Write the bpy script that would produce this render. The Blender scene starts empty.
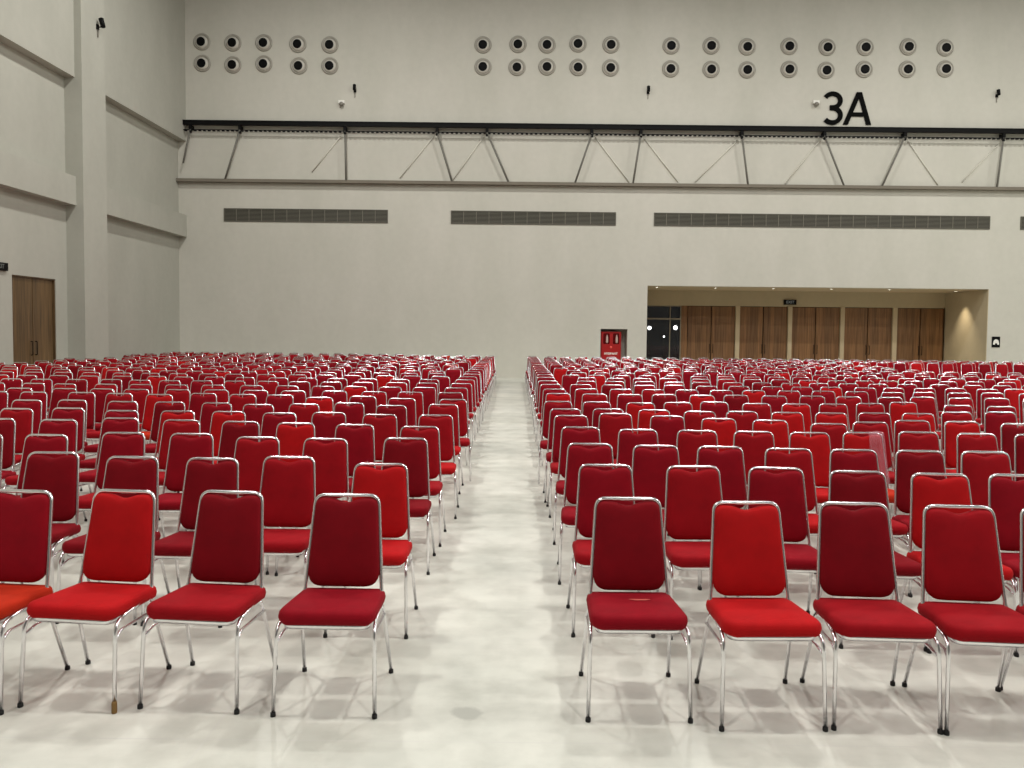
import bpy, bmesh, math, random
from mathutils import Vector, Matrix
import numpy as np
R = math.radians
random.seed(7)
S = bpy.context.scene
COL = S.collection

# ------------------------------------------------------------------ camera
F = 769.0; CAMH = 1.75; PITCH = R(2.5); ROLL = 0.0105
CX, CY = 515.0, 364.6
fwd = Vector((0, math.cos(PITCH), -math.sin(PITCH)))
up0 = Vector((0, math.sin(PITCH), math.cos(PITCH)))
rt0 = Vector((1, 0, 0))
rt = rt0 * math.cos(ROLL) + up0 * math.sin(ROLL)
up = -rt0 * math.sin(ROLL) + up0 * math.cos(ROLL)
CP = Vector((0, 0, CAMH))
cam_data = bpy.data.cameras.new('camera')
cam = bpy.data.objects.new('camera', cam_data); COL.objects.link(cam)
m = Matrix((rt, up, -fwd)).transposed().to_4x4(); m.translation = CP
cam.matrix_world = m
cam_data.sensor_width = 36; cam_data.lens = F / 1024 * 36
cam_data.shift_x = (512 - CX) / 1024; cam_data.shift_y = (CY - 384) / 1024
cam_data.clip_end = 200; cam_data.clip_start = 0.05
S.camera = cam

# ------------------------------------------------------------------ world, exposure, lamps of the hall
S.view_settings.view_transform = 'Standard'; S.view_settings.look = 'None'
S.view_settings.gamma = 1; S.view_settings.use_curve_mapping = False
S.view_settings.exposure = 0.0
w = bpy.data.worlds.new('world'); S.world = w; w.use_nodes = True
w.node_tree.nodes['Background'].inputs[0].default_value = (0.012, 0.013, 0.018, 1)
w.node_tree.nodes['Background'].inputs[1].default_value = 1
LAMP_W = 660; LAMP_COL = (1.0, 0.985, 0.945)
for ly in (-4, 4.2, 12.5, 20.5):
    for lx in (-6.0, 4.6, 15.8, 27.0):
        ld = bpy.data.lights.new('hall_lamp', 'AREA'); ld.shape = 'DISK'; ld.size = 0.75
        ld.energy = LAMP_W; ld.color = LAMP_COL
        lo = bpy.data.objects.new('hall_lamp', ld); COL.objects.link(lo); lo.location = (lx, ly, 15.2)

def pixray(px, py):
    return fwd * F + rt * (px - CX) - up * (py - CY)
def atY(px, py, Y):
    d = pixray(px, py); return CP + d * ((Y - CP.y) / d.y)
def atX(px, py, X):
    d = pixray(px, py); return CP + d * ((X - CP.x) / d.x)
def atZ(px, py, Z):
    d = pixray(px, py); return CP + d * ((Z - CP.z) / d.z)
def project(p):
    d = Vector(p) - CP; z = d.dot(fwd)
    return CX + F * d.dot(rt) / z, CY - F * d.dot(up) / z

# ------------------------------------------------------------------ materials
def srgb(r, g, b):
    f = lambda c: (c / 255 / 12.92) if c / 255 <= 0.04045 else ((c / 255 + 0.055) / 1.055) ** 2.4
    return (f(r), f(g), f(b), 1)
def mat(name, col, rough=0.5, metal=0.0, **kw):
    mt = bpy.data.materials.new(name); mt.use_nodes = True
    b = mt.node_tree.nodes['Principled BSDF']
    b.inputs['Base Color'].default_value = col; b.inputs['Roughness'].default_value = rough
    b.inputs['Metallic'].default_value = metal
    for k, v in kw.items(): b.inputs[k].default_value = v
    return mt
def N(mt, t, **kw):
    n = mt.node_tree.nodes.new(t)
    for k, v in kw.items(): setattr(n, k, v)
    return n
def L(mt, a, b): mt.node_tree.links.new(a, b)
def coords(mt, scale=(1, 1, 1), obj=False):
    tc = N(mt, 'ShaderNodeTexCoord'); mp = N(mt, 'ShaderNodeMapping')
    mp.inputs['Scale'].default_value = scale
    L(mt, tc.outputs['Object'], mp.inputs[0]); return mp.outputs[0]
def noise(mt, vec, scale, detail=4, rough=0.55):
    n = N(mt, 'ShaderNodeTexNoise'); n.inputs['Scale'].default_value = scale
    n.inputs['Detail'].default_value = detail; n.inputs['Roughness'].default_value = rough
    L(mt, vec, n.inputs['Vector']); return n.outputs['Fac']
def ramp(mt, fac, stops):
    r = N(mt, 'ShaderNodeValToRGB'); e = r.color_ramp.elements
    while len(e) < len(stops): e.new(0.5)
    for el, (p, c) in zip(e, stops): el.position = p; el.color = c
    L(mt, fac, r.inputs[0]); return r.outputs['Color']
def mix(mt, a, b, fac, mode='MIX'):
    n = N(mt, 'ShaderNodeMix', data_type='RGBA', blend_type=mode)
    if isinstance(fac, float): n.inputs[0].default_value = fac
    else: L(mt, fac, n.inputs[0])
    for s, i in ((a, 6), (b, 7)):
        if isinstance(s, tuple): n.inputs[i].default_value = s
        else: L(mt, s, n.inputs[i])
    return n.outputs[2]
def bump(mt, h, strength=0.1, dist=0.01):
    b = N(mt, 'ShaderNodeBump'); b.inputs['Strength'].default_value = strength
    b.inputs['Distance'].default_value = dist; L(mt, h, b.inputs['Height'])
    L(mt, b.outputs[0], mt.node_tree.nodes['Principled BSDF'].inputs['Normal'])
def setcol(mt, c): L(mt, c, mt.node_tree.nodes['Principled BSDF'].inputs['Base Color'])

# painted walls: grey-beige with faint brushed mottling
def wall_mat(name, c0, c1):
    m_ = mat(name, c0, 0.85)
    v = coords(m_, (1, 1, 0.35)); v2 = coords(m_, (1, 1, 1))
    a = noise(m_, v, 0.9, 5); b = noise(m_, v2, 5.0, 4)
    c = ramp(m_, a, [(0.3, c0), (0.7, c1)])
    c = mix(m_, c, ramp(m_, b, [(0.3, (0.93, 0.93, 0.93, 1)), (0.7, (1, 1, 1, 1))]), 0.6, 'MULTIPLY')
    setcol(m_, c); bump(m_, b, 0.08, 0.01); return m_
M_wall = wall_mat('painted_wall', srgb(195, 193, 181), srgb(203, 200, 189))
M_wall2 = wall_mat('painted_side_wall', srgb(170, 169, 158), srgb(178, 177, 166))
M_ledge_shade = wall_mat('ledge_shade_tone', srgb(118, 111, 99), srgb(124, 117, 104))  # wall paint darkened: the ledge's underside shade is put into its colour
M_alc = wall_mat('alcove_paint', srgb(182, 168, 138), srgb(190, 176, 146))
M_alcc = mat('alcove_ceiling_paint', srgb(200, 182, 150), 0.8)
M_ceil = mat('ceiling_paint', srgb(46, 46, 48), 0.9)
M_front = mat('front_wall_paint', srgb(84, 82, 80), 0.9)
M_pipe = mat('grey_strut_paint', srgb(112, 110, 102), 0.6)
M_strut_shadow = mat('strut_shadow_tone', srgb(214, 211, 198), 0.8)  # tone of the rods that stand in for strut shadows
M_black = mat('black_metal', srgb(5, 5, 5), 0.6); M_black.node_tree.nodes['Principled BSDF'].inputs['Specular IOR Level'].default_value = 0.15
M_sign = mat('sign_black', srgb(6, 6, 5), 0.8); M_sign.node_tree.nodes['Principled BSDF'].inputs['Specular IOR Level'].default_value = 0.1
M_rub = mat('black_rubber', srgb(14, 13, 13), 0.7)
M_white = mat('white_plastic', srgb(232, 230, 222), 0.45)
M_nozz = mat('nozzle_enamel', srgb(200, 196, 186), 0.35)
M_dish = mat('dish_enamel', srgb(158, 154, 143), 0.45)
M_chrome = mat('chrome', (0.86, 0.84, 0.86, 1), 0.24, 1.0)
M_tape = mat('brown_tape', srgb(128, 96, 48), 0.7)
M_grill = mat('grille_metal', srgb(92, 89, 78), 0.6)
M_grille_dark = mat('grille_back', srgb(46, 44, 38), 0.9)
M_alu = mat('aluminium_frame', srgb(150, 140, 120), 0.4, 0.3)
M_red = mat('cabinet_red', srgb(160, 18, 18), 0.4)
M_redglass = mat('cabinet_dark_glass', srgb(84, 12, 14), 0.1)
M_post = mat('door_post', srgb(196, 178, 146), 0.7)
def emis(name, col, st):
    m_ = mat(name, (0, 0, 0, 1), 0.5); b = m_.node_tree.nodes['Principled BSDF']
    b.inputs['Emission Color'].default_value = col; b.inputs['Emission Strength'].default_value = st; return m_
M_lamp = emis('lamp_glow', (1, 0.93, 0.8, 1), 9)
M_out = emis('outdoor_lamp_glow', (1, 0.98, 0.95, 1), 22)
M_signlit = emis('sign_lit', (0.35, 0.36, 0.32, 1), 0.35)
M_glass = mat('window_glass', (0.25, 0.26, 0.26, 1), 0.02); M_glass.node_tree.nodes['Principled BSDF'].inputs['Transmission Weight'].default_value = 0.9
M_ground = mat('night_ground', srgb(8, 8, 8), 0.9)

def wood_mat(name, dark, mid, light, plank=0.16, axis=0):
    m_ = mat(name, mid, 0.45)
    tc = N(m_, 'ShaderNodeTexCoord'); sx = N(m_, 'ShaderNodeSeparateXYZ'); L(m_, tc.outputs['Object'], sx.inputs[0])
    dv = N(m_, 'ShaderNodeMath', operation='DIVIDE'); L(m_, sx.outputs[axis], dv.inputs[0]); dv.inputs[1].default_value = plank
    fl = N(m_, 'ShaderNodeMath', operation='FLOOR'); L(m_, dv.outputs[0], fl.inputs[0])
    wn = N(m_, 'ShaderNodeTexWhiteNoise', noise_dimensions='1D'); L(m_, fl.outputs[0], wn.inputs['W'])
    sc = (14, 1, 0.5) if axis == 0 else (1, 14, 0.5)
    g = noise(m_, coords(m_, sc), 1.6, 5, 0.6)
    c = ramp(m_, g, [(0.3, dark), (0.52, mid), (0.75, light)])
    c2 = ramp(m_, wn.outputs['Value'], [(0, (0.72, 0.72, 0.72, 1)), (1, (1.12, 1.1, 1.06, 1))])
    setcol(m_, mix(m_, c, c2, 1.0, 'MULTIPLY')); bump(m_, g, 0.1, 0.004); return m_
M_wood = wood_mat('walnut_door_veneer', srgb(98, 66, 38), srgb(132, 94, 58), srgb(156, 116, 76))
M_wood2 = wood_mat('side_door_veneer', srgb(72, 54, 32), srgb(106, 82, 52), srgb(134, 106, 72), 0.16, 1)

# floor: pale polished concrete with cloudy patches, joints and worn marks
M_floor = mat('polished_concrete', srgb(205, 203, 190), 0.4)
def make_floor_mat(m_):
    v = coords(m_, (1, 1, 1)); a = noise(m_, v, 0.75, 5, 0.6); b = noise(m_, v, 3.2, 6, 0.62); g = noise(m_, v, 0.28, 3)
    st = noise(m_, coords(m_, (0.5, 2.2, 1)), 1.1, 5, 0.6)
    c = ramp(m_, a, [(0.3, srgb(182, 183, 174)), (0.48, srgb(204, 204, 194)), (0.7, srgb(222, 221, 211))])
    c = mix(m_, c, ramp(m_, b, [(0.32, (0.74, 0.74, 0.73, 1)), (0.56, (1, 1, 1, 1))]), 0.6, 'MULTIPLY')
    c = mix(m_, c, ramp(m_, st, [(0.33, (0.76, 0.76, 0.75, 1)), (0.52, (1, 1, 1, 1))]), 0.55, 'MULTIPLY')
    c = mix(m_, c, ramp(m_, g, [(0.35, (0.92, 0.92, 0.9, 1)), (0.6, (1, 1, 1, 1))]), 0.7, 'MULTIPLY')
    # saw-cut joints every 3 m
    br = N(m_, 'ShaderNodeTexBrick', offset=0.0); br.inputs['Scale'].default_value = 1.0
    for k, val in (('Brick Width', 4.1), ('Row Height', 4.1), ('Mortar Size', 0.006), ('Mortar Smooth', 0.4)): br.inputs[k].default_value = val
    tc = N(m_, 'ShaderNodeTexCoord'); mp = N(m_, 'ShaderNodeMapping'); mp.inputs['Location'].default_value = (1.3, 0.9, 0)
    L(m_, tc.outputs['Object'], mp.inputs[0]); L(m_, mp.outputs[0], br.inputs['Vector'])
    c = mix(m_, c, (0.55, 0.54, 0.5, 1), ramp(m_, br.outputs['Fac'], [(0, (0, 0, 0, 1)), (1, (0.45, 0.45, 0.45, 1))]))
    # one round worn stain in the aisle
    mp2 = N(m_, 'ShaderNodeMapping'); mp2.inputs['Location'].default_value = (0.205 * 6, -3.45 * 8, 0); mp2.inputs['Scale'].default_value = (6, 8, 0)
    L(m_, tc.outputs['Object'], mp2.inputs[0])
    ln = N(m_, 'ShaderNodeVectorMath', operation='LENGTH'); L(m_, mp2.outputs[0], ln.inputs[0])
    ad = N(m_, 'ShaderNodeMath', operation='ADD'); L(m_, ln.outputs['Value'], ad.inputs[0]); L(m_, b, ad.inputs[1])
    c = mix(m_, c, srgb(150, 150, 142), ramp(m_, ad.outputs[0], [(0.82, (0.6,) * 3 + (1,)), (0.98, (0, 0, 0, 1))]))
    setcol(m_, c)
    rr = ramp(m_, b, [(0.3, (0.34,) * 3 + (1,)), (0.7, (0.5,) * 3 + (1,))])
    L(m_, rr, m_.node_tree.nodes['Principled BSDF'].inputs['Roughness'])
    bump(m_, b, 0.05, 0.004)
make_floor_mat(M_floor)

# five shades of the upholstery
SHADES = [('dark crimson', (120, 3, 17)), ('crimson', (134, 4, 22)), ('deep red', (146, 8, 20)), ('bright red', (172, 14, 18)), ('orange-red', (176, 40, 16))]
FAB = []
for nm, c in SHADES:
    m_ = mat('fabric_' + nm.replace(' ', '_').replace('-', '_'), srgb(*c), 0.85)
    bs = m_.node_tree.nodes['Principled BSDF']
    n1 = noise(m_, coords(m_, (1, 1, 1)), 9, 4); n2 = noise(m_, coords(m_, (1, 1, 1)), 420, 2)
    cc = mix(m_, srgb(*c), ramp(m_, n1, [(0.3, (0.84, 0.84, 0.84, 1)), (0.7, (1.05, 1.05, 1.05, 1))]), 1.0, 'MULTIPLY')
    setcol(m_, cc); bump(m_, n2, 0.15, 0.002)
    bs.inputs['Specular IOR Level'].default_value = 0.15
    FAB.append(m_)
M_plastic = mat('clear_plastic_wrap', (0.8, 0.42, 0.5, 1), 0.1)
bp = M_plastic.node_tree.nodes['Principled BSDF']; bp.inputs['Alpha'].default_value = 0.27; bp.inputs['Coat Weight'].default_value = 1.0
nz = noise(M_plastic, coords(M_plastic, (1, 1, 0.5)), 9, 2); bump(M_plastic, nz, 1.0, 0.05)

# ------------------------------------------------------------------ mesh helpers
def box(bm, x0, x1, y0, y1, z0, z1):
    vs = [bm.verts.new((x, y, z)) for x in (x0, x1) for y in (y0, y1) for z in (z0, z1)]
    for f in ((0, 1, 3, 2), (4, 6, 7, 5), (0, 4, 5, 1), (2, 3, 7, 6), (0, 2, 6, 4), (1, 5, 7, 3)):
        bm.faces.new([vs[i] for i in f])
def mesh_of(name, bm, material, smooth=False):
    bmesh.ops.recalc_face_normals(bm, faces=bm.faces)
    me = bpy.data.meshes.new(name); bm.to_mesh(me); bm.free()
    me.materials.append(material)
    if smooth:
        for p in me.polygons: p.use_smooth = True
    return me
def obj(name, bm, material, parent=None, smooth=False, loc=None):
    o = bpy.data.objects.new(name, mesh_of(name, bm, material, smooth)); COL.objects.link(o)
    if parent is not None: o.parent = parent
    if loc is not None: o.location = loc
    return o
def struct(name, boxes, material, parent=None):
    bm = bmesh.new()
    for b in boxes: box(bm, *b)
    o = obj(name, bm, material, parent)
    if parent is None: o['kind'] = 'structure'
    return o
def thing(name, label, cat, loc=(0, 0, 0), rz=0, group=None):
    o = bpy.data.objects.new(name, None); COL.objects.link(o); o.empty_display_size = 0.1
    o.location = loc; o.rotation_euler = (0, 0, rz); o['label'] = label; o['category'] = cat
    if group: o['group'] = group
    return o
def fillet(pts, rad, n=5):
    pts = [Vector(p) for p in pts]; out = [pts[0]]
    for i in range(1, len(pts) - 1):
        r = rad[i] if isinstance(rad, (list, tuple)) else rad
        a, b, c = pts[i - 1], pts[i], pts[i + 1]
        if r <= 0: out.append(b); continue
        d1 = (a - b).normalized(); d2 = (c - b).normalized()
        ang = d1.angle(d2); t = min(r / math.tan(ang / 2), 0.49 * (a - b).length if i > 1 else 0.95 * (a - b).length, 0.95 * (c - b).length if i == len(pts) - 2 else 0.49 * (c - b).length)
        p1 = b + d1 * t; p2 = b + d2 * t
        for k in range(n + 1):
            s = k / n; out.append(p1 * (1 - s) ** 2 + b * 2 * s * (1 - s) + p2 * s ** 2)
    out.append(pts[-1]); return out
def tube(bm, pts, r, seg=8, closed=False, cap=True):
    pts = [Vector(p) for p in pts]; n = len(pts); rings = []
    prev = None
    for i in range(n):
        if closed: t = (pts[(i + 1) % n] - pts[i - 1]).normalized()
        else: t = (pts[min(i + 1, n - 1)] - pts[max(i - 1, 0)]).normalized()
        if prev is None:
            a = Vector((1, 0, 0)) if abs(t.x) < 0.8 else Vector((0, 0, 1))
            u = (a - t * a.dot(t)).normalized()
        else: u = (prev - t * prev.dot(t)).normalized()
        prev = u; v = t.cross(u)
        rings.append([bm.verts.new(pts[i] + (u * math.cos(2 * math.pi * k / seg) + v * math.sin(2 * math.pi * k / seg)) * r) for k in range(seg)])
    m_ = n if closed else n - 1
    for i in range(m_):
        A, B = rings[i], rings[(i + 1) % n]
        for k in range(seg): bm.faces.new((A[k], A[(k + 1) % seg], B[(k + 1) % seg], B[k]))
    if not closed and cap: bm.faces.new(rings[0][::-1]); bm.faces.new(rings[-1])
def loft(bm, rings, cap=True):
    R_ = [[bm.verts.new(p) for p in r] for r in rings]; n = len(R_[0])
    for A, B in zip(R_, R_[1:]):
        for k in range(n): bm.faces.new((A[k], A[(k + 1) % n], B[(k + 1) % n], B[k]))
    if cap: bm.faces.new(R_[0][::-1]); bm.faces.new(R_[-1])
def lathe(bm, prof, axis_mat, seg=20):
    rings = []
    for r, h in prof:
        rings.append([axis_mat @ Vector((r * math.cos(2 * math.pi * k / seg), r * math.sin(2 * math.pi * k / seg), h)) for k in range(seg)])
    loft(bm, rings)
def outline(corners, rad, n=4):
    """closed rounded polygon in 2D"""
    P = [Vector(c) for c in corners]; out = []
    for i, b in enumerate(P):
        a, c = P[i - 1], P[(i + 1) % len(P)]; r = rad[i]
        d1 = (a - b).normalized(); d2 = (c - b).normalized()
        t = r / math.tan(d1.angle(d2) / 2); p1 = b + d1 * t; p2 = b + d2 * t
        for k in range(n + 1):
            s = k / n; out.append(p1 * (1 - s) ** 2 + b * 2 * s * (1 - s) + p2 * s ** 2)
    return out
def inset(poly, d):
    n = len(poly); out = []
    for i in range(n):
        t = (poly[(i + 1) % n] - poly[i - 1]); 
        if t.length < 1e-9: out.append(poly[i]); continue
        t.normalize(); out.append(poly[i] + Vector((-t.y, t.x)) * d)
    return out

# ------------------------------------------------------------------ the hall
XL = -12.45; YB = 28.55; XR = 32.0; YA_ = 31.7; YF = -12.0; ZC = 16.0
bmf = bmesh.new(); box(bmf, XL - 0.3, XR, YF, YA_, -0.2, 0); fl = obj('floor', bmf, M_floor); fl['kind'] = 'structure'
struct('ceiling', [(XL - 0.3, XR, YF, YB + 0.3, ZC, ZC + 0.2)], M_ceil)
AX0, AX1 = atY(647.3, 300, YB).x, atY(988, 300, YB).x
AZ = atY(800, 287.2, YB).z
FX0, FX1 = atY(600.5, 340, YB).x, atY(627.3, 340, YB).x
FZ1 = atY(613, 329, YB).z; FZ0 = FZ1 - 1.35
T = 0.3
struct('wall_back', [
    (XL, FX0, YB, YB + T, 0, ZC), (FX0, FX1, YB, YB + T, 0, FZ0), (FX0, FX1, YB, YB + T, FZ1, ZC),
    (FX1, AX0, YB, YB + T, 0, ZC), (AX0, AX1 + .02, YB, YB + T, AZ, ZC), (AX1 + .02, XR, YB, YB + T, 0, ZC),
    (FX0 - .05, FX1 + .05, YB + 0.62, YB + 0.67, FZ0 - .05, FZ1 + .05),
    (FX0 - .05, FX0, YB + T, YB + 0.62, FZ0 - .05, FZ1 + .05), (FX1, FX1 + .05, YB + T, YB + 0.62, FZ0 - .05, FZ1 + .05),
    (FX0, FX1, YB + T, YB + 0.62, FZ1, FZ1 + .05), (FX0, FX1, YB + T, YB + 0.62, FZ0 - .05, FZ0)], M_wall)
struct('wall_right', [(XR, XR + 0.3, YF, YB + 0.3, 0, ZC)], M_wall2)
struct('wall_front', [(XL, XR, YF - 0.3, YF, 0, ZC)], M_front)
# ledge along the back wall, under the rail
LZ = atY(500, 181.5, YB - 0.22).z
LE = 0.22
struct('trim_1', [(XL + 0.01, XR, YB - LE, YB, LZ - 0.11, LZ)], M_ledge_shade)
# left wall: lower wall, door opening, overhanging upper wall, beams, pillar
PY0, PY1 = 21.4, 22.62
DY0 = atX(12.3, 300, XL).y; DY1 = atX(55.8, 300, XL).y; DZ = atX(40, 277.6, XL).z
XU = -12.16
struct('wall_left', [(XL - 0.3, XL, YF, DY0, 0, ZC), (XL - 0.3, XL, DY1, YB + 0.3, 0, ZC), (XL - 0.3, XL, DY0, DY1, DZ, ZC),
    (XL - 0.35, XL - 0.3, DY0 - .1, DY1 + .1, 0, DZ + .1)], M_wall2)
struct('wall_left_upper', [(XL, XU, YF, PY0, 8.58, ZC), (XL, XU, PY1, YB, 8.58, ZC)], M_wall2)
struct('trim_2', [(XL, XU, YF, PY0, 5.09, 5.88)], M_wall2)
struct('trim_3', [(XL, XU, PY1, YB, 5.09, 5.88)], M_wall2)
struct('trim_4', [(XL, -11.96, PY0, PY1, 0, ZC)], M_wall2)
dl = thing('door_1', 'brown wooden double door in the left wall', 'door'); dl['kind'] = 'structure'
ym = (DY0 + DY1) / 2
for a, b in ((DY0 + .03, ym - .012), (ym + .012, DY1 - .03)):
    bm = bmesh.new(); box(bm, XL - 0.13, XL - 0.07, a, b, 0.01, DZ - 0.03); obj('door_leaf', bm, M_wood2, dl)
bm = bmesh.new()
for a, b, c, d in ((DY0, DY0 + .03, 0, DZ), (DY1 - .03, DY1, 0, DZ), (DY0 + .03, DY1 - .03, DZ - .03, DZ)): box(bm, XL - .2, XL - .02, a, b, c, d)
obj('door_frame', bm, M_wood2, dl)
for s in (-1, 1):
    bm = bmesh.new(); y = ym + s * 0.09
    tube(bm, fillet([(XL - .07, y, 1.0), (XL - .02, y, 1.0), (XL - .02, y, 1.35), (XL - .07, y, 1.35)], .02), .012); obj('door_handle', bm, M_black, dl, True)

# ---- entrance alcove
YA = 31.4
struct('wall_alcove', [(AX1, AX1 + T, YB + T, YA + T, 0, AZ), (AX0 - T, AX0, YB + T, YA + T, 0, AZ)], M_alc)
HZ = atY(760, 306.4, YA).z
GX0 = AX0; GX1 = atY(681, 330, YA).x
struct('trim_11', [(AX1, AX1 + .02, YB + .004, YB + T, 0, AZ)], M_alc)
struct('wall_alcove_back', [(AX0, AX1, YA, YA + T, HZ, AZ)], M_alc)
struct('ceiling_alcove', [(AX0 - T, AX1 + T, YB + T, YA + T, AZ, AZ + 0.1)], M_alcc)
XP = [atY(p, 335, YA).x for p in (681, 687)]
bm = bmesh.new(); box(bm, XP[0], XP[1], YA, YA + .12, 0, HZ); o = obj('trim_5', bm, M_wood); o['kind'] = 'structure'
units = [(687.6, 735.2), (739.4, 787.6), (791.6, 840.0), (844.0, 892.2), (896.6, 944.8)]
posts = []
prev = XP[1]
for i, (a, b) in enumerate(units):
    xa, xb = atY(a, 335, YA).x, atY(b, 335, YA).x
    posts.append((prev, xa)); prev = xb
    d = thing('door_%d' % (i + 2), 'walnut double door in the lit entrance alcove', 'door'); d['kind'] = 'structure'
    xm = (xa + xb) / 2
    for p, q in ((xa + .015, xm - .02), (xm + .02, xb - .015)):
        bm = bmesh.new(); box(bm, p, q, YA + .06, YA + .12, 0.01, HZ - .02); obj('door_leaf', bm, M_wood, d)
        hx = xm + (-.07 if p < xm - .1 else .07)
        bm = bmesh.new(); tube(bm, fillet([(hx, YA + .06, .95), (hx, YA + .0, .95), (hx, YA + .0, 1.3), (hx, YA + .06, 1.3)], .02), .012); obj('door_handle', bm, M_black, d, True)
    bm = bmesh.new(); box(bm, xa, xb, YA + .125, YA + .16, 0, HZ); obj('door_stop', bm, M_black, d)
posts.append((prev, AX1))
for i, (a, b) in enumerate(posts[1:]): struct('trim_%d' % (6 + i), [(a, b, YA - .03, YA + .14, 0, HZ)], M_post)
# window of dark glass
wv = thing('window_1', 'dark glazed window beside the wooden doors', 'window'); wv['kind'] = 'structure'
gz = atY(663, 318.8, YA).z; gm = atY(669.8, 335, YA).x
bm = bmesh.new(); fw = .04
for q in ((GX0, GX0 + fw, .0, HZ), (GX1 - fw, GX1, 0, HZ), (gm - fw / 2, gm + fw / 2, 0, HZ)): box(bm, q[0], q[1], YA - .0, YA + .08, q[2], q[3])
for z0, z1 in ((0, .06), (gz - .03, gz + .03), (HZ - .04, HZ)):
    for a, b in ((GX0 + fw, gm - fw / 2), (gm + fw / 2, GX1 - fw)): box(bm, a, b, YA, YA + .08, z0, z1)
obj('window_frame', bm, M_alu, wv)
for a, b in ((GX0 + fw, gm - fw / 2), (gm + fw / 2, GX1 - fw)):
    for z0, z1 in ((.06, gz - .03), (gz + .03, HZ - .04)):
        bm = bmesh.new(); box(bm, a, b, YA + .035, YA + .045, z0, z1); obj('pane', bm, M_glass, wv)
struct('ground', [(-6, 30, 31.7, 60, -0.2, 0)], M_ground)
for (px, py, rr, lab) in ((649.5, 328, .1, 'round lit outdoor lamp behind the dark window, leftmost'), (675.4, 327.7, .11, 'lit outdoor lamp behind the right pane of the dark window'), (664, 336.6, .045, 'smallest lit outdoor lamp behind the dark window, lowest of three')):
    p = atY(px, py, 40); t = thing('outdoor_lamp', lab, 'lamp', (p.x, p.y, 0), 0)
    bm = bmesh.new(); tube(bm, [(0, 0, 0), (0, 0, p.z - rr)], .03); obj('post', bm, M_black, t, True)
    bm = bmesh.new(); bmesh.ops.create_uvsphere(bm, u_segments=12, v_segments=8, radius=rr, matrix=Matrix.Translation((0, 0, p.z))); obj('globe', bm, M_out, t, True)
# recessed downlights of the alcove
for i, px in enumerate((657, 715.5, 773.5, 831.5, 889.5, 945)):
    p = atY(px, 290, 29.45); x = min(p.x, AX1 - .55); y = 29.45
    if i == 5: x, y = AX1 - .4, 29.95
    t = thing('downlight', ['round recessed downlight in the alcove ceiling, nearest the dark window', 'alcove ceiling downlight above the first walnut double door', 'alcove ceiling downlight above the second walnut double door', 'alcove ceiling downlight right of the hanging exit sign', 'alcove ceiling downlight above the fourth walnut double door', 'alcove ceiling downlight washing the right side wall with a light cone'][i], 'ceiling light', (x, y, AZ), 0, 'downlights in the alcove ceiling')
    bm = bmesh.new(); lathe(bm, [(.075, 0), (.075, -.012), (.05, -.012), (.05, -.001)], Matrix.Identity(4)); obj('ring', bm, M_white, t, True)
    bm = bmesh.new(); lathe(bm, [(.048, -.004), (.048, -.010), (.001, -.011)], Matrix.Identity(4)); obj('bulb', bm, M_lamp, t, True)
    ld = bpy.data.lights.new('downlight_lamp', 'SPOT'); ld.energy = 44 if i < 5 else 240; ld.spot_size = R(84) if i < 5 else R(72); ld.spot_blend = 0.5 if i < 5 else 1.0; ld.shadow_soft_size = .04; ld.color = (1, 0.86, 0.64)
    lo = bpy.data.objects.new('downlight_lamp', ld); COL.objects.link(lo); lo.location = (0, 0, -.03); lo.parent = t

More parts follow.
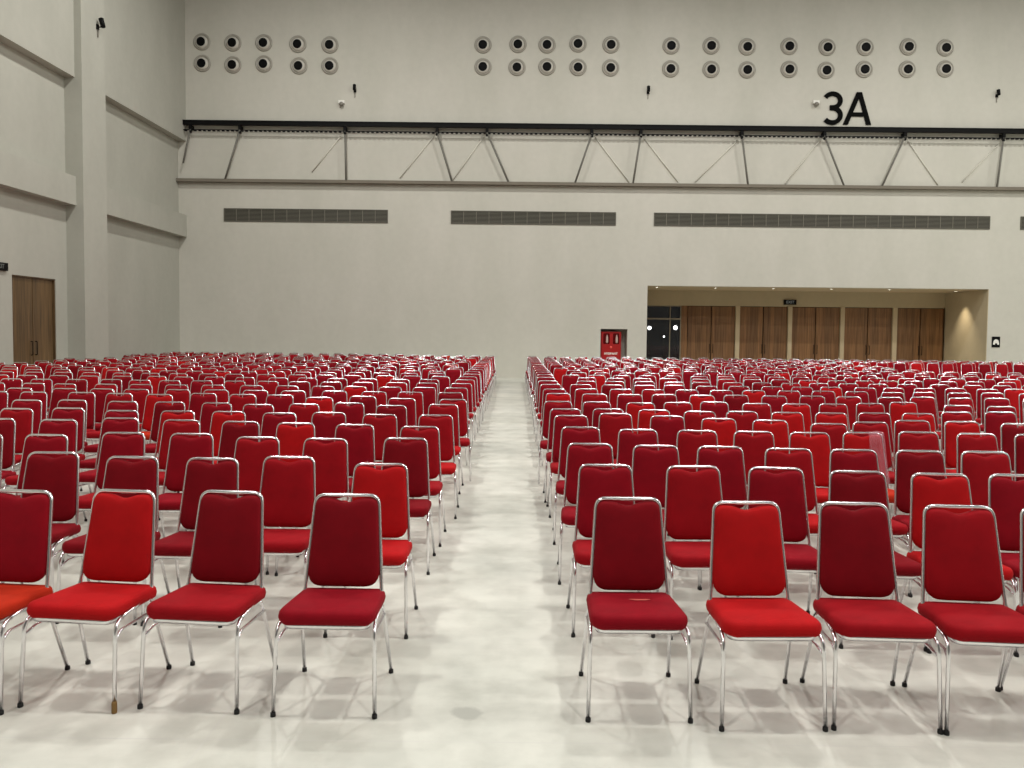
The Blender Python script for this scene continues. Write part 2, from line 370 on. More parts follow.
# ------------------------------------------------------------------ wall fittings
def text_mesh(name, s, size, material, parent, loc, rot, extr=0.003, bold=0.0):
    c = bpy.data.curves.new(name, 'FONT'); c.body = s; c.size = size; c.extrude = extr; c.align_x = 'CENTER'; c.align_y = 'CENTER'; c.offset = bold
    o = bpy.data.objects.new(name, c); COL.objects.link(o)
    dg = bpy.context.evaluated_depsgraph_get(); me = bpy.data.meshes.new_from_object(o.evaluated_get(dg))
    bpy.data.objects.remove(o); me.materials.clear(); me.materials.append(material)
    o = bpy.data.objects.new(name, me); COL.objects.link(o); o.parent = parent; o.location = loc; o.rotation_euler = rot
    return o
def sign3A():
    p0 = atY(846, 108.5, YB)
    t = thing('hall_sign', 'large black raised sign reading 3A on the back wall above the rail', 'sign', (p0.x, YB, p0.z))
    sc = YB / F / 9.31      # crop px -> metres, crop centred on (510, 262)
    def P(x, y): return Vector(((x - 510) * sc, 0, (262 - y) * sc))
    def ribbon(bm, pts, w, d=.05):
        pts = [Vector((p.x, p.z)) for p in pts]; n = len(pts); Lf, Rt = [], []
        for i in range(n):
            tt = (pts[min(i + 1, n - 1)] - pts[max(i - 1, 0)]).normalized(); nn = Vector((-tt.y, tt.x)) * w / 2
            Lf.append(pts[i] + nn); Rt.append(pts[i] - nn)
        vs = [[bm.verts.new((q.x, yy, q.y)) for q in side] for yy in (-d, -.001) for side in (Lf, Rt)]
        a, b, c, e = vs
        for i in range(n - 1):
            bm.faces.new((a[i], a[i + 1], b[i + 1], b[i])); bm.faces.new((c[i], e[i], e[i + 1], c[i + 1]))
            bm.faces.new((a[i], c[i], c[i + 1], a[i + 1])); bm.faces.new((b[i], b[i + 1], e[i + 1], e[i]))
        bm.faces.new((a[0], b[0], e[0], c[0])); bm.faces.new((a[-1], c[-1], e[-1], b[-1]))
    W = 41 * sc
    bm = bmesh.new()
    def arc(cx, cy, rx, ry, a0, a1, n=18): return [P(cx + rx * math.cos(R(a0 + (a1 - a0) * i / n)), cy - ry * math.sin(R(a0 + (a1 - a0) * i / n))) for i in range(n + 1)]
    ribbon(bm, arc(382, 194, 72, 62, 152, -82) + [P(360, 257)], W, .05)
    ribbon(bm, [P(360, 259)] + arc(382, 327, 76, 66, 82, -145), W, .053)
    obj('digit_three', bm, M_sign, t)
    bm = bmesh.new()
    for poly in ([(484, 409), (528, 409), (625, 168), (625, 116), (602, 116)], [(625, 116), (648, 116), (740, 409), (696, 409), (625, 168)], [(572, 299), (664, 299), (674, 335), (558, 335)]):
        q = [P(x, y) for x, y in poly]
        A = [bm.verts.new((v.x, -.05, v.z)) for v in q]; B = [bm.verts.new((v.x, -.001, v.z)) for v in q]
        bm.faces.new(A); bm.faces.new(B[::-1])
        for i in range(len(q)): j = (i + 1) % len(q); bm.faces.new((A[i], B[i], B[j], A[j]))
    obj('letter_a', bm, M_sign, t)
sign3A()

# jet nozzle diffusers
ordn = ['first', 'second', 'third', 'fourth', 'fifth', 'sixth', 'seventh', 'eighth', 'ninth', 'tenth', 'eleventh', 'twelfth', 'thirteenth', 'fourteenth', 'fifteenth', 'sixteenth', 'seventeenth', 'eighteenth', 'nineteenth', 'twentieth', 'twenty-first', 'twenty-second', 'twenty-third', 'twenty-fourth', 'twenty-fifth']
noz_top = [[(202, 42), (233, 43), (264, 43), (298, 44.3), (330, 45)], [(483, 45), (518, 44.5), (547, 45), (578, 44), (611, 45)], [(671, 46), (711, 46), (747, 47), (789, 46.5), (827, 47.5), (865, 47.5), (908, 47), (945, 48)]]
noz_bot = [[(202.5, 63.5), (233, 65), (264, 64), (299, 66), (330, 66)], [(483, 67), (517, 67.5), (547, 67), (578, 67.5), (610.5, 68)], [(670.5, 69), (711, 69.5), (747, 70), (789, 69.5), (826, 70.5), (864, 69.5), (907, 69.5), (945, 69)]]
AXM = Matrix.Rotation(R(90), 4, 'X')   # local +z of the lathe points to -Y (into the hall)
bm = bmesh.new(); lathe(bm, [(.325, 0), (.33, .02), (.30, .06), (.285, .055), (.24, .03), (.20, .02), (.19, .005)], AXM, 28); me_dish = mesh_of('dish', bm, M_dish, True)
bm = bmesh.new(); lathe(bm, [(.24, .012), (.24, .045), (.225, .095), (.185, .135), (.168, .135), (.16, .06)], AXM, 28); me_noz = mesh_of('nozzle', bm, M_nozz, True)
bm = bmesh.new(); lathe(bm, [(.168, .08), (.170, .140), (.10, .132), (.001, .130)], AXM, 24); me_core = mesh_of('core', bm, M_black, True)
def mk(name, me, parent): o = bpy.data.objects.new(name, me); COL.objects.link(o); o.parent = parent; return o
for rowname, rows in (('upper', noz_top), ('lower', noz_bot)):
    for ci, cl in enumerate(rows):
        cn = ('left', 'middle', 'right')[ci]
        for k, (px, py) in enumerate(cl):
            p = atY(px, py, YB)
            t = thing('jet_diffuser', 'round wall air nozzle, %s row, %s from the left in the %s cluster' % (rowname, ordn[k], cn), 'air nozzle', (p.x, YB, p.z), 0, 'round air nozzles high on the back wall')
            mk('dish', me_dish, t); n_ = mk('nozzle', me_noz, t); c_ = mk('core', me_core, t)
            ax = (CX - px) / 520 * 0.10
            for q in (n_, c_): q.rotation_euler = (R(3), 0, R(-4) + ax * .3); q.location = (0.005 + ax * .1, 0, -.02); t.scale = (.95, .95, .95)

# long louvred grilles
def grille(px0, px1, label):
    a = atY(px0, 208.2 + (px0 - 224) * .0105, YB); b = atY(px1, 208.2 + (px1 - 224) * .0105, YB)
    x0, x1, z1 = a.x, b.x, (a.z + b.z) / 2; h = 13.0 * YB / F; z0 = z1 - h
    t = thing('air_grille', label, 'air grille', (x0, YB, z0), 0, 'long louvred grilles in the back wall'); W = x1 - x0
    bm = bmesh.new(); f = .03
    for q in ((0, W, 0, f), (0, W, h - f, h), (0, f, f, h - f), (W - f, W, f, h - f)): box(bm, q[0], q[1], -.03, -.001, q[2], q[3])
    obj('grille_frame', bm, M_grill, t)
    bm = bmesh.new(); box(bm, f, W - f, -.006, -.001, f, h - f); obj('back_panel', bm, M_grille_dark, t)
    bm = bmesh.new(); n = 9
    for i in range(n):
        z = f + (h - 2 * f) * (i + .5) / n
        vs = [bm.verts.new(v) for v in ((f, -.026, z - .012), (W - f, -.026, z - .012), (W - f, -.008, z + .016), (f, -.008, z + .016))]
        bm.faces.new(vs); vs2 = [bm.verts.new((v.co.x, v.co.y + .003, v.co.z - .003)) for v in vs]; bm.faces.new(vs2[::-1])
        for k in range(4): bm.faces.new((vs[k], vs2[k], vs2[(k + 1) % 4], vs[(k + 1) % 4]))
    obj('louvre_blades', bm, M_grill, t)
    nd = max(2, round(W / .46))
    bm = bmesh.new()
    for i in range(1, nd): x = W * i / nd; box(bm, x - .009, x + .009, -.034, -.0265, f, h - f)
    obj('dividers', bm, mat_div, t)
mat_div = mat('grille_divider', srgb(128, 124, 110), 0.6)
grille(224, 388, 'long dark louvred grille on the back wall, leftmost, nearest the corner')
grille(451, 616, 'long dark louvred grille on the back wall above the empty aisle')
grille(654, 990, 'longest dark louvred grille, above the entrance alcove')
grille(1020.5, 1130, 'dark louvred grille cut off by the right edge of the photo')

# the black rail under the 3A sign with struts down to the ledge
def rail():
    YR = YB - .22
    t = thing('overhead_rail', 'long black steel rail with struts running across the back wall', 'rail', (0, YR, 0))
    zl = lambda px: atY(px, 122.3 + (px - 183) * 0.0105, YR)
    a = zl(183); b = zl(1060); zt = (a.z + b.z) / 2
    x0, x1 = a.x, b.x + 2
    bm = bmesh.new(); box(bm, x0, x1, -.06, .06, zt - .09, zt + .055); box(bm, x0, x1, -.08, .08, zt + .055, zt + .075); obj('rail_beam', bm, M_black, t)
    bm = bmesh.new(); box(bm, x0, x1, -.02, .02, zt - .27, zt - .245)
    obj('track', bm, M_black, t)
    bm = bmesh.new(); x = x0 + .1
    while x < x1:
        box(bm, x - .045, x + .045, -.035, .035, zt - .31, zt - .271); x += .17
    o = obj('runner_clips', bm, M_black, t); o['kind'] = 'stuff'
    dark = [(190.5, 128, 178.5, 163), (240, 129, 225, 181), (345, 131, 346, 181), (437, 132, 452, 182), (487, 133, 508.5, 183), (592, 134, 575, 183), (641, 135, 633, 184), (742, 136, 748, 185), (824.5, 137, 844, 186), (905, 137, 882, 186), (1003.5, 139, 997, 187)]
    for (ax, ay, bx, by) in dark:
        p = atY(ax, ay, YR); q = atY(bx, by, YB - LE + .03); q.z = LZ - .02; 
        if by < 170: q = Vector((XL + .31, YB - .3, atY(bx, by, YB - .3).z))
        q.x = max(q.x, XL + .06)
        bm = bmesh.new(); p.y -= YR; q.y -= YR; p.z = zt - .25
        tube(bm, [p, q], .036, 8); obj('strut', bm, M_pipe, t, True)
        bm = bmesh.new(); x_ = p.x; box(bm, x_ - .05, x_ + .05, -.05, .2, zt - .24, zt - .101); obj('bracket', bm, M_black, t)
        bm = bmesh.new(); bmesh.ops.create_uvsphere(bm, u_segments=10, v_segments=6, radius=.05, matrix=Matrix.Translation((p.x, 0, zt - .345))); obj('joint', bm, M_black, t, True)
    pale = [(341, 136, 312, 172), (434, 136, 400, 178), (484, 136, 453, 180), (595, 137, 629, 182), (644, 138, 678, 182), (738, 140, 695, 182), (820, 140, 785, 184), (908, 141, 938, 185), (1000, 143, 962, 182)]  # faint shadows of the struts, shaped as thin rods against the wall
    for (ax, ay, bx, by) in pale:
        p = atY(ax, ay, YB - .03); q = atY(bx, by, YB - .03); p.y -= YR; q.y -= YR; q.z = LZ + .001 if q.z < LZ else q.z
        bm = bmesh.new(); tube(bm, [p, q], .02, 6); obj('strut_shadow_rod', bm, M_strut_shadow, t, True)
rail()

# small spotlights / cameras on the back wall and pillar
def wall_camera(px, py, label, X=None):
    if X is None: p = atY(px, py, YB); rz = 0
    else: p = atX(px, py, X); rz = R(90)
    t = thing('wall_spotlight', label, 'spotlight', p, rz); t.scale = (.62, .62, .62) if X is None else (.75, .75, .75)
    bm = bmesh.new(); box(bm, -.07, .07, -.05, -.001, -.09, .09); obj('mount_plate', bm, M_black, t)
    bm = bmesh.new(); tube(bm, fillet([(0, -.04, 0), (0, -.16, 0), (0, -.2, .08)], .03), .022); obj('arm', bm, M_black, t, True)
    bm = bmesh.new(); lathe(bm, [(.05, -.16), (.085, -.15), (.095, .17), (.07, .19), (.06, .16)], Matrix.Translation((0, -.2, .14)) @ Matrix.Rotation(R(-15), 4, 'X'), 14); obj('lamp_head', bm, M_black, t, True)
    bm = bmesh.new(); tube(bm, [(0.0, -.03, -.08), (.0, -.03, -.38)], .022); obj('conduit', bm, mat_con, t, True)
mat_con = mat('grey_conduit', srgb(130, 126, 116), 0.6)
wall_camera(355, 91, 'small black spotlight on the back wall, left of the aisle')
wall_camera(648, 92.5, 'small black spotlight on the back wall between two nozzle clusters')
wall_camera(996.5, 96, 'small black spotlight on the back wall, right of the 3A sign')
wall_camera(97, 27, 'small black spotlight high on the left pillar', -11.96)
for px, py, lab in ((342, 104.3, 'small white dome sensor on the back wall beside the left black spotlight'), (815.5, 104.5, 'small white dome sensor just left of the 3A sign')):
    p = atY(px, py, YB); t = thing('dome_sensor', lab, 'sensor', p)
    bm = bmesh.new(); box(bm, -.11, .11, -.1, -.001, .02, .12); obj('base', bm, M_white, t)
    bm = bmesh.new(); bmesh.ops.create_uvsphere(bm, u_segments=14, v_segments=8, radius=.085, matrix=Matrix.Translation((.0, -.1, -.02))); obj('dome', bm, mat_con, t, True)

# fire cabinet in its recess
def cabinet():
    x0 = FX0 + .03; x1 = atY(621, 340, YB).x + .02; z1 = FZ1 - .1; z0 = FZ0; yf = YB + .12
    t = thing('fire_hose_cabinet', 'red fire hydrant cabinet in a recess of the back wall', 'fire cabinet', (x0, yf, z0)); W = x1 - x0; H = z1 - z0
    bm = bmesh.new(); box(bm, 0, W, 0, .45, 0.001, H); obj('body', bm, M_red, t)
    bm = bmesh.new(); box(bm, .03, W - .03, -.02, -.001, .04, H - .03); d = obj('door', bm, M_red, t)
    for s in (0, 1):
        cx = W * (.27 if s == 0 else .75); 
        bm = bmesh.new()
        poly = outline([(cx - .12, H - .46), (cx + .12, H - .46), (cx + .12, H - .06), (cx - .12, H - .06)], [.05] * 4)
        loft(bm, [[Vector((q.x, -.03, q.y)) for q in poly], [Vector((q.x, -.021, q.y)) for q in poly]]); wn = obj('viewing_window', bm, M_redglass, d)
        bm = bmesh.new(); lathe(bm, [(.035, -.15), (.04, -.1), (.035, .06), (.015, .12), (.015, .15)], Matrix.Translation((cx + .02, -.035, H - .27)) @ Matrix.Scale(.15, 4, (0, 1, 0)), 12); obj('extinguisher_print', bm, mat_con2, d, True)
    bm = bmesh.new(); lathe(bm, [(.045, 0.0), (.045, .02), (.03, .03), (.001, .032)], Matrix.Translation((W * .5, -.02, H - .58)) @ AXM, 14); obj('alarm_button', bm, mat_btn, d, True)
    text_mesh('lettering', 'HYDRANT', .105, M_white, d, (W / 2, -.022, H - .82), (R(90), 0, 0), .002, .004)
mat_con2 = mat('pale_print', srgb(190, 160, 150), .5); mat_btn = mat('button_pink', srgb(235, 90, 80), .3)
cabinet()
# exit signs and the small black sign
def exit_sign(name, p, rz, label, w=.5, h=.2):
    t = thing(name, label, 'sign', p, rz)
    bm = bmesh.new(); box(bm, -w / 2, w / 2, -.06, -.001, -h / 2, h / 2); obj('housing', bm, M_black, t)
    text_mesh('lettering', 'EXIT', h * .8, M_signlit, t, (0, -.061, 0), (R(90), 0, 0), .002)
exit_sign('exit_sign', atY(789.8, 302.3, YA), 0, 'small dark exit sign above the walnut doors')
p = atX(-2.5, 266, XL); exit_sign('exit_sign', p, R(90), 'black exit sign cut by the left photo edge beside the side door', .6, .19)
p = atY(995.7, 342, YB); t = thing('wall_sign', 'small square black sign with white symbol right of the alcove', 'sign', p)
bm = bmesh.new(); box(bm, -.15, .15, -.02, -.001, -.2, .2); obj('plate', bm, M_black, t)
bm = bmesh.new(); lathe(bm, [(.1, 0), (.1, .006), (.001, .007)], Matrix.Translation((.0, -.021, .0)) @ AXM, 18); box(bm, -.11, .11, -.027, -.021, -.1, -.02); obj('symbol', bm, M_white, t)
bm = bmesh.new(); box(bm, -.04, .04, -.029, -.0275, -.1, -.05); obj('symbol_notch', bm, M_black, t)

# ------------------------------------------------------------------ the chair
TR = .0095
def yb(z): return .13 + (z - .43) * (.09 / .47)         # the leaning plane of the back
K_ = (.222, -.205, .405); Rr = (.192, .13, .43); Tt = (.158, yb(.913), .913)
def chair_meshes(hi=True):
    seg = 8 if hi else 5; nf = 5 if hi else 2
    out = {}
    foot = {1: (.230, -.232, .012), -1: (-.230, -.232, .012)}
    def half(s):
        return [(s * foot[1][0], foot[1][1], foot[1][2]), (s * K_[0], K_[1], K_[2]), (s * Rr[0], Rr[1], Rr[2]), (s * Tt[0], Tt[1], Tt[2])]
    full = fillet([foot[-1], (-K_[0],) + K_[1:], (-Rr[0],) + Rr[1:], (-Tt[0],) + Tt[1:], Tt, Rr, K_, foot[1]], [0, .07, .06, .05, .05, .06, .07, 0], nf)
    # split where the rail starts
    n = nf + 1
    legL = full[:1 + n]; mid = full[n:len(full) - n]; legR = full[len(full) - n - 1:]
    bm = bmesh.new(); tube(bm, mid, TR, seg); out['back_frame'] = bm
    bm = bmesh.new(); tube(bm, legL, TR, seg); out['leg_fl'] = bm
    bm = bmesh.new(); tube(bm, legR[::-1], TR, seg); out['leg_fr'] = bm
    for s, k in ((-1, 'leg_rl'), (1, 'leg_rr')):
        bm = bmesh.new(); tube(bm, fillet([(s * .196, .085, .412), (s * .203, .115, .375), (s * .222, .23, .012)], .05, nf), TR * .95, seg); out[k] = bm
    if hi:
        for s, k in ((-1, 'brace_l'), (1, 'brace_r')):
            bm = bmesh.new(); tube(bm, fillet([(s * .223, -.212, .325), (s * .214, -.15, .352), (s * .208, .125, .345)], .04, 3), TR * .8, seg); out[k] = bm
    # seat
    so = outline([(-.222, -.232), (.222, -.232), (.204, .175), (-.204, .175)], [.075, .075, .045, .045], 6 if hi else 2)
    levels = [(.414, .03), (.416, .010), (.424, .000), (.444, -.005), (.464, -.001), (.475, .008), (.481, .024), (.485, .06), (.487, .11), (.488, .16)] if hi else [(.42, .01), (.43, 0), (.465, 0), (.478, .02), (.484, .08)]
    bm = bmesh.new(); rings = []
    for i, (z, d) in enumerate(levels):
        P = inset(so, d) if d < .03 else [Vector((q.x * (1 - d / .222), (q.y + .028) * (1 - d / .205) - .028)) for q in so]
        rings.append([Vector((q.x, q.y, z - max(0, q.y + .2) * .055 + (.0035 * math.sin(q.x * 70 + q.y * 40) if hi and i in (0, 1, 2) and q.y < -.1 else 0))) for q in P])
    loft(bm, rings); out['seat'] = bm
    # chrome apron under the seat
    ap = inset(so, .022); bm = bmesh.new()
    A = [Vector((q.x, q.y, .393)) for q in ap]; B = [Vector((q.x, q.y, .419)) for q in ap]
    ap2 = inset(ap, .006); C_ = [Vector((q.x, q.y, .419)) for q in ap2]; D = [Vector((q.x, q.y, .393)) for q in ap2]
    loft(bm, [A, B, C_, D, A], cap=False); bmesh.ops.remove_doubles(bm, verts=bm.verts, dist=1e-5); out['seat_frame'] = bm
    # backrest pad: outline in (x, z) of the leaning plane
    def pad_outline():
        z0, z1 = .478, .902; xb, xt = .181, .155
        base = outline([(-xb, z0), (xb, z0), (xt, z1), (-xt, z1)], [.075, .075, .045, .045], 6 if hi else 2)
        res = []
        for i, q in enumerate(base):
            res.append(q)
            if i == len(base) - (7 if hi else 3) - 1:    # between top-right and top-left corners
                m_ = 9 if hi else 3
                x0 = q.x
                for k in range(1, m_): 
                    x = x0 + (-2 * x0) * k / m_; res.append(Vector((x, z1)))
        # gentle dip in the middle of the top edge
        return [Vector((q.x, q.y - (.024 * math.exp(-(q.x / .055) ** 2) if q.y > z1 - .004 else 0))) for q in res]
    po = pad_outline(); cz = .69
    bm = bmesh.new(); rings = []
    for (dy, sc_) in ([(.018, .93), (.016, .985), (.004, 1.0), (-.012, 1.0), (-.022, .975), (-.028, .92), (-.032, .8), (-.034, .55), (-.035, .25)] if hi else [(.015, .97), (-.012, 1.0), (-.026, .94), (-.033, .7)]):
        rings.append([Vector((q.x * sc_, yb(cz + (q.y - cz) * (1 - (1 - sc_) * .8)) + dy, cz + (q.y - cz) * (1 - (1 - sc_) * .8))) for q in po])
    loft(bm, rings); out['backrest'] = bm
    return out
hi = chair_meshes(True); lo = chair_meshes(False)
ME = {}
CH_SPEC = {'back_frame': 'back_frame', 'leg_fl': 'leg', 'leg_fr': 'leg', 'leg_rl': 'leg', 'leg_rr': 'leg', 'brace_l': 'side_brace', 'brace_r': 'side_brace', 'seat_frame': 'seat_frame'}
for k, n_ in CH_SPEC.items(): ME[k] = mesh_of(n_, hi[k], M_chrome, True)
for i, fm in enumerate(FAB):
    for k in ('seat', 'backrest'):
        ME[k, i] = mesh_of(k, hi[k].copy(), fm, True)
bm = bmesh.new(); lathe(bm, [(.012, 0), (.0125, .003), (.012, .018), (.0102, .019)], Matrix.Identity(4), 10); ME['foot'] = mesh_of('rubber_foot', bm, M_rub, True)
bm = bmesh.new(); lathe(bm, [(.011, 0), (.0125, .006), (.012, .045), (.0102, .055)], Matrix.Identity(4), 8); ME['taped_foot'] = mesh_of('rubber_foot', bm, M_tape, True)
FEET = {'leg_fl': (-.230, -.232, 0), 'leg_fr': (.230, -.232, 0), 'leg_rl': (-.222, .23, 0), 'leg_rr': (.222, .23, 0)}
proto = None
def build_proto(detail):
    t = thing('banquet_chair', '', 'chair')
    for k in ('seat', 'backrest'): mk(k, ME[k, 1], t)
    keys = ['seat_frame', 'back_frame', 'leg_fl', 'leg_fr', 'leg_rl', 'leg_rr'] + (['brace_l', 'brace_r'] if detail else [])
    for k in keys:
        o = mk(CH_SPEC[k], ME[k], t)
        if detail and k in FEET: f = mk('rubber_foot', ME['foot'], o); f.location = FEET[k]
    return t
def copy_tree(o, parent=None):
    c = o.copy(); COL.objects.link(c)
    if parent is not None: c.parent = parent
    for ch in o.children: copy_tree(ch, c)
    return c
protos = {}; used = set()
def place(x, y, yaw, shade, label, group, detail, seat_shade=None):
    if detail not in protos: protos[detail] = build_proto(detail)
    o = protos[detail] if detail not in used else copy_tree(protos[detail]); used.add(detail)
    todo.append((o, x, y, yaw, shade, label, group, seat_shade)); return o
todo = []
def finish():
    for o, x, y, yaw, shade, label, group, ss in todo:
        o.location = (x, y, 0); o.rotation_euler = (0, 0, yaw); o['label'] = label; o['category'] = 'chair'; o['group'] = group
        for ch in o.children:
            n_ = ch.name.split('.')[0]
            if n_ == 'seat': ch.data = ME['seat', shade if ss is None else ss]
            if n_ == 'backrest': ch.data = ME['backrest', shade]

# measured places (photo pixel of the top bar, then shade 0..4 and yaw)
LEFT = [
 [(347.5, 493.5, 0, -1, 1), (232, 490.5, 0, -5, 2), (125, 489.5, 3, -6, 3), (22, 489.5, 1, -5, 4)],
 [(381, 463, 3), (288.5, 456, 2), (214, 457.5, 0), (133, 456, 0), (51, 451.5, 0), (-28, 454, 0)],
 [(406, 437.5, 0), (326, 438, 2), (258, 436.5, 2), (192, 433, 1), (124, 432, 1), (47, 434, 1), (-18, 433, 1)],
 [(420, 426, 2), (355, 424, 1), (296, 422.5, 3), (241, 421, 0), (182, 419.5, 2), (121, 417.5, 1), (59, 419, 1), (-3, 418, 0)],
 [(436, 414.5, 2), (380, 414, 2), (329, 412, 1), (280, 412.5, 1), (229, 411, 3), (178, 410.5, 3), (122, 410, 1), (67, 407.5, 1), (19, 408, 2)],
 [(443.5, 404, 2), (391.5, 405, 0), (348, 402.5, 1), (304.5, 403.5, 2), (260, 404, 1), (217, 402.5, 1), (170, 401.5, 0), (123, 401, 1), (72, 399.5, 0), (28, 399.5, 1), (-16, 399, 1)],
 [(453, 399, 2), (402, 398, 1), (363, 396, 0), (319.5, 397, 3), (280, 394.5, 1), (243, 394, 2), (201.5, 393, 1), (162, 394, 3), (119.5, 393, 2), (82, 392, 1), (34, 391.5, 1), (-5, 391, 1)],
]
RIGHT = [
 [(628, 497, 0, 0, 1), (746, 501, 3, 1, 3), (853.5, 502, 0, -3, 2), (960, 505, 2, -5, 2), (1055, 507, 2, -5, 2)],
 [(605.5, 464, 1), (698, 465.5, 2), (774, 467, 1), (858, 470.5, 0), (939, 473, 3), (1014, 474, 1)],
 [(590, 443, 1), (660.5, 445, 1), (724, 446, 1), (790, 448, 2), (850, 449, 1), (919, 450, 0), (983, 451, 2), (1046, 452, 1)],
 [(580.5, 426.5, 1), (638, 429, 1), (697, 430, 2), (755, 431, 2), (808, 432, 3), (862.5, 432, 3), (920, 431.5, 2), (977, 433, 2), (1032, 434, 0)],
 [(571, 415, 1), (618, 413, 2), (668, 415.5, 1), (712.5, 418, 3), (755, 419.5, 3), (811, 423, 2), (857.5, 421.5, 2), (911, 420, 2), (962, 421, 3), (1009, 423, 0)],
 [(565.5, 408.5, 1), (612, 408.5, 1), (654.5, 409.5, 3), (698, 411, 2), (740.5, 411, 2), (786, 412, 3), (827, 412.5, 3), (871.5, 412.5, 1), (911.5, 413, 3), (956.5, 411.5, 2), (1000, 411.5, 1), (1045, 412, 1)],
 [(558, 401, 1), (598, 401.5, 1), (640, 402.5, 3), (675.5, 402, 2), (712, 401.5, 1), (750, 403, 2), (789, 403.5, 3), (826, 403.5, 2), (870, 403, 2), (912, 402, 3), (956.5, 405, 1), (993, 406, 0), (1038, 406, 1)],
]
TOPZ = .922
chairs = []   # (row, side, index_from_aisle, x, y, yaw, shade, seat_shade, special)
for side, rows in (('left', LEFT), ('right', RIGHT)):
    for r, row in enumerate(rows):
        for k, c in enumerate(row):
            p = atZ(c[0], c[1], TOPZ)
            yaw = R(c[3]) if len(c) > 3 else R(random.uniform(-2, 2) - (2.5 if side == 'right' and k > 1 else 0))
            ss = c[4] if len(c) > 4 else min(4, max(0, c[2] + random.choice((0, 0, 0, 1))))
            off = Vector((0, .22, 0)); off.rotate(Matrix.Rotation(yaw, 3, 'Z'))
            chairs.append((r, side, k, p.x - off.x, p.y - off.y, yaw, c[2], ss))
# the rows further back follow the same spacing
last = 9.38
for r in range(7, 26):
    ytop = last + (r - 6) * .905
    for side in ('left', 'right'):
        k = 0; ph = random.uniform(-.16, .16)
        x = -.85 if side == 'left' else .575
        pitch = .505 if side == 'left' else .49
        while True:
            X = x + ph * (k > 0) + random.gauss(0, .012); Y = ytop + random.gauss(0, .03)
            px, py = project((X, Y, TOPZ))
            if side == 'left' and (X < -11.85 or px < -30): break
            if side == 'right' and px > 1050: break
            skip = (side == 'right' and X > 9.6 and 18.4 < Y < 22.7) or (Y > 25.8 and abs(px - 512) < 110) or (ytop > 26.3 and side == 'right') or (X < -11.2 and 21.0 < Y < 22.9)
            if not skip:
                sh = random.choices((0, 1, 2, 3, 4), (4, 9, 7, 1.6, .1))[0]
                chairs.append((r, side, k, X, Y - .22, R(random.uniform(-3, 3)), sh, min(4, sh + random.choice((0, 0, 1))), ))
            k += 1
            x += (-1 if side == 'left' else 1) * (pitch + (abs(ph) * .5 if k == 1 else 0) + random.choice((0, 0, 0, 0, .05)) + random.uniform(-.012, .02))
rows_ = {}
for i, c in enumerate(chairs): rows_.setdefault((c[0], c[1]), []).append(i)
chairs = [list(c) for c in chairs]
for ids in rows_.values():
    ids.sort(key=lambda i: chairs[i][3])
    for it in range(60):
        for a, b in zip(ids, ids[1:]):
            A, B = chairs[a], chairs[b]; need = .462 + .23 * abs(A[5] - B[5]) + .25 * abs(A[4] - B[4]) * (abs(A[5]) + abs(B[5])) ; d = B[3] - A[3]
            if d < need and abs(A[4] - B[4]) < .46:
                sh_ = .0 if A[2] == 0 else 1.0 if B[2] == 0 else .5
                if A[2] != 0: A[3] -= (need - d) * (1 - sh_ if B[2] != 0 else 1)
                if B[2] != 0: B[3] += (need - d) * (.5 if A[2] != 0 else 1)
    x0 = [chairs[i] for i in ids]
inview = sorted(chairs, key=lambda c: c[4])
keep = inview[:300]; rest = inview[300:]
special = {
 (0, 'left', 0): 'dark crimson chair at the front left of the aisle, its scarlet seat fully in view',
 (0, 'left', 1): 'crimson front-row chair with bright seat, second from the aisle on its left side',
 (0, 'left', 2): 'bright red front-row chair with brown tape on one leg, third left of aisle',
 (0, 'left', 3): 'front-row chair with a worn orange seat at the left photo edge',
 (0, 'right', 0): 'dark crimson front-row chair with a pale scuff on its seat, right of aisle',
 (0, 'right', 1): 'bright red front-row chair, second seat to the right of the aisle',
 (0, 'right', 2): 'dark crimson front-row chair, third seat to the right of the aisle',
 (0, 'right', 3): 'red front-row chair, fourth seat to the right of the aisle',
 (0, 'right', 4): 'red front-row chair cut off by the right photo edge',
 (3, 'right', 5): 'bright red chair half wrapped in clear shiny plastic, fourth row right of aisle',
}
for c in keep:
    r, side, k, x, y, yaw, sh, ss = c
    lab = special.get((r, side, k)) or '%s chrome-framed chair in the %s row, %s seat %s of the aisle' % (SHADES[sh][0], ordn[r], ordn[k], side)
    o = place(x, y, yaw, sh, lab, 'chairs in rows on the %s side of the aisle' % side, r < 6, ss)
    if (r, side, k) == (3, 'right', 5): wrapped = o
    if (r, side, k) == (0, 'left', 2): taped = o
    if (r, side, k) == (0, 'right', 0): scuffed = o
# copies were made before their own children changed, so set looks last
finish()
for ch in taped.children:
    if ch.name.split('.')[0] == 'leg' and ch.data == ME['leg_fr']: ch.children[0].data = ME['taped_foot']; ch.children[0]['label'] = 'brown taped leg end'
# pale scuff on one seat
bm = bmesh.new()
pts = [Vector((.03 + .045 * math.cos(a) * (1 + .3 * math.sin(3 * a)), -.01 + .012 * math.sin(a) * (1 + .3 * math.cos(2 * a)), .4795)) for a in [i * math.pi / 8 for i in range(16)]]
loft(bm, [pts, [p + Vector((0, 0, .0006)) for p in pts]])
o = obj('scuff', bm, mat('scuff_pale', srgb(190, 84, 74), .9), scuffed)
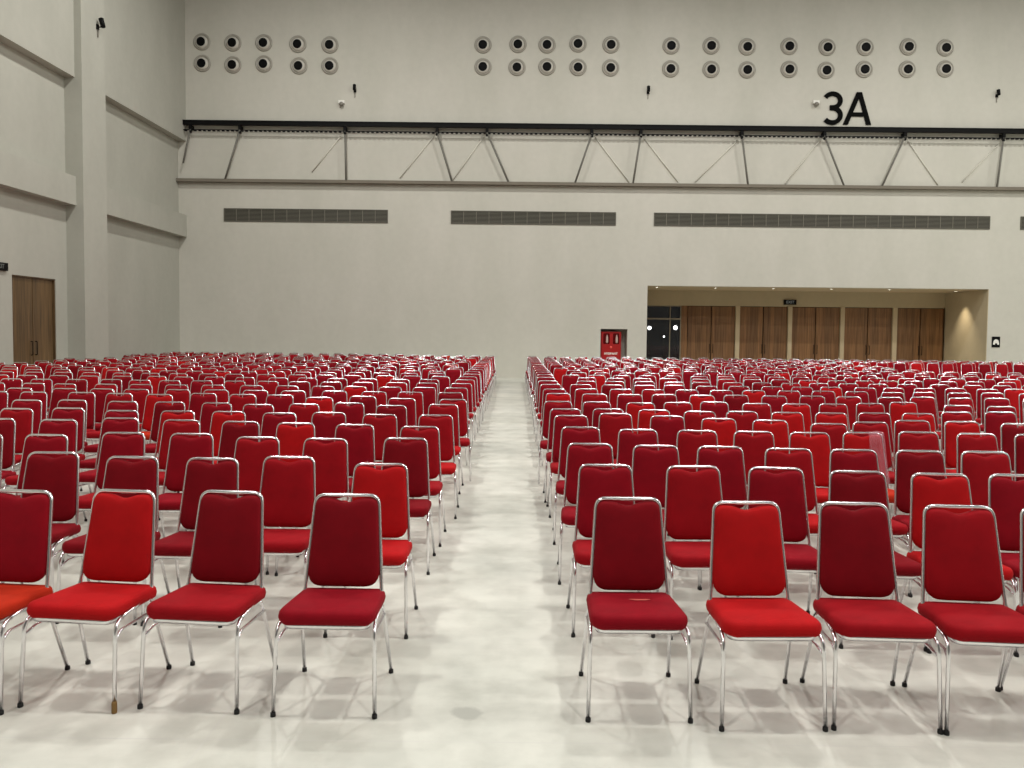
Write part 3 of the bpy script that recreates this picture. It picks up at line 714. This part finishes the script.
# clear plastic wrap over the right half of one backrest
bm = bmesh.new(); rings = []
for i in range(13):
    s = i / 12; z = .925 - s * .42; w_ = .158 + s * .028
    ring = []
    for k in range(15):
        u = k / 14; x = .035 + (w_ + .006 - .035) * min(1, u * 1.25) ; yy = yb(z) - .046 + .008 * math.sin(7 * x * 20 + z * 30) * .5
        if u > .8: yy = yb(z) - .046 + (u - .8) / .2 * .07
        ring.append(Vector((x, yy, z + .004 * math.sin(x * 60))))
    rings.append([bm.verts.new(v) for v in ring])
for A, B in zip(rings, rings[1:]):
    for k in range(14): bm.faces.new((A[k], A[k + 1], B[k + 1], B[k]))
top = rings[0]; bk = [bm.verts.new(v.co + Vector((0, .075, 0))) for v in top]
for k in range(14): bm.faces.new((top[k + 1], top[k], bk[k], bk[k + 1]))
o = obj('plastic_wrap', bm, M_plastic, wrapped, True); o['label'] = 'clear crinkled plastic wrap'

# the far rows, beyond what can be told apart: one object
verts = []; faces = []; mats = []
parts = []
for k in ('back_frame', 'leg_fl', 'leg_fr', 'leg_rl', 'leg_rr', 'seat_frame', 'seat', 'backrest'):
    b = lo[k]; b.verts.ensure_lookup_table(); bmesh.ops.recalc_face_normals(b, faces=b.faces)
    parts.append((k, np.array([v.co[:] for v in b.verts]), [[v.index for v in f.verts] for f in b.faces])); 
V = []; FA = []; MI = []; base = 0
for (r, side, k, x, y, yaw, sh, ss) in rest:
    c_, s_ = math.cos(yaw), math.sin(yaw); Rm = np.array([[c_, -s_, 0], [s_, c_, 0], [0, 0, 1]])
    for nm, vv, ff in parts:
        V.append(vv @ Rm.T + np.array([x, y, 0])); mi = 0 if nm not in ('seat', 'backrest') else 1 + (sh if nm == 'backrest' else ss)
        for f in ff: FA.append([i + base for i in f]); MI.append(mi)
        base += len(vv)
me = bpy.data.meshes.new('far_chairs'); me.from_pydata(np.concatenate(V).tolist(), [], FA)
me.materials.append(M_chrome)
for fm in FAB: me.materials.append(fm)
me.polygons.foreach_set('material_index', MI); me.polygons.foreach_set('use_smooth', [True] * len(MI)); me.update()
o = bpy.data.objects.new('distant_chairs', me); COL.objects.link(o)
o['kind'] = 'stuff'; o['label'] = 'dense distant rows of red chairs filling the hall up to the back wall'; o['category'] = 'chairs'; o['group'] = 'far rows of chairs'
for d in (hi, lo):
    for b in d.values():
        if b.is_valid: b.free()
print('CHAIRS', len(chairs), 'rest', len(rest), 'faces', len(FA))
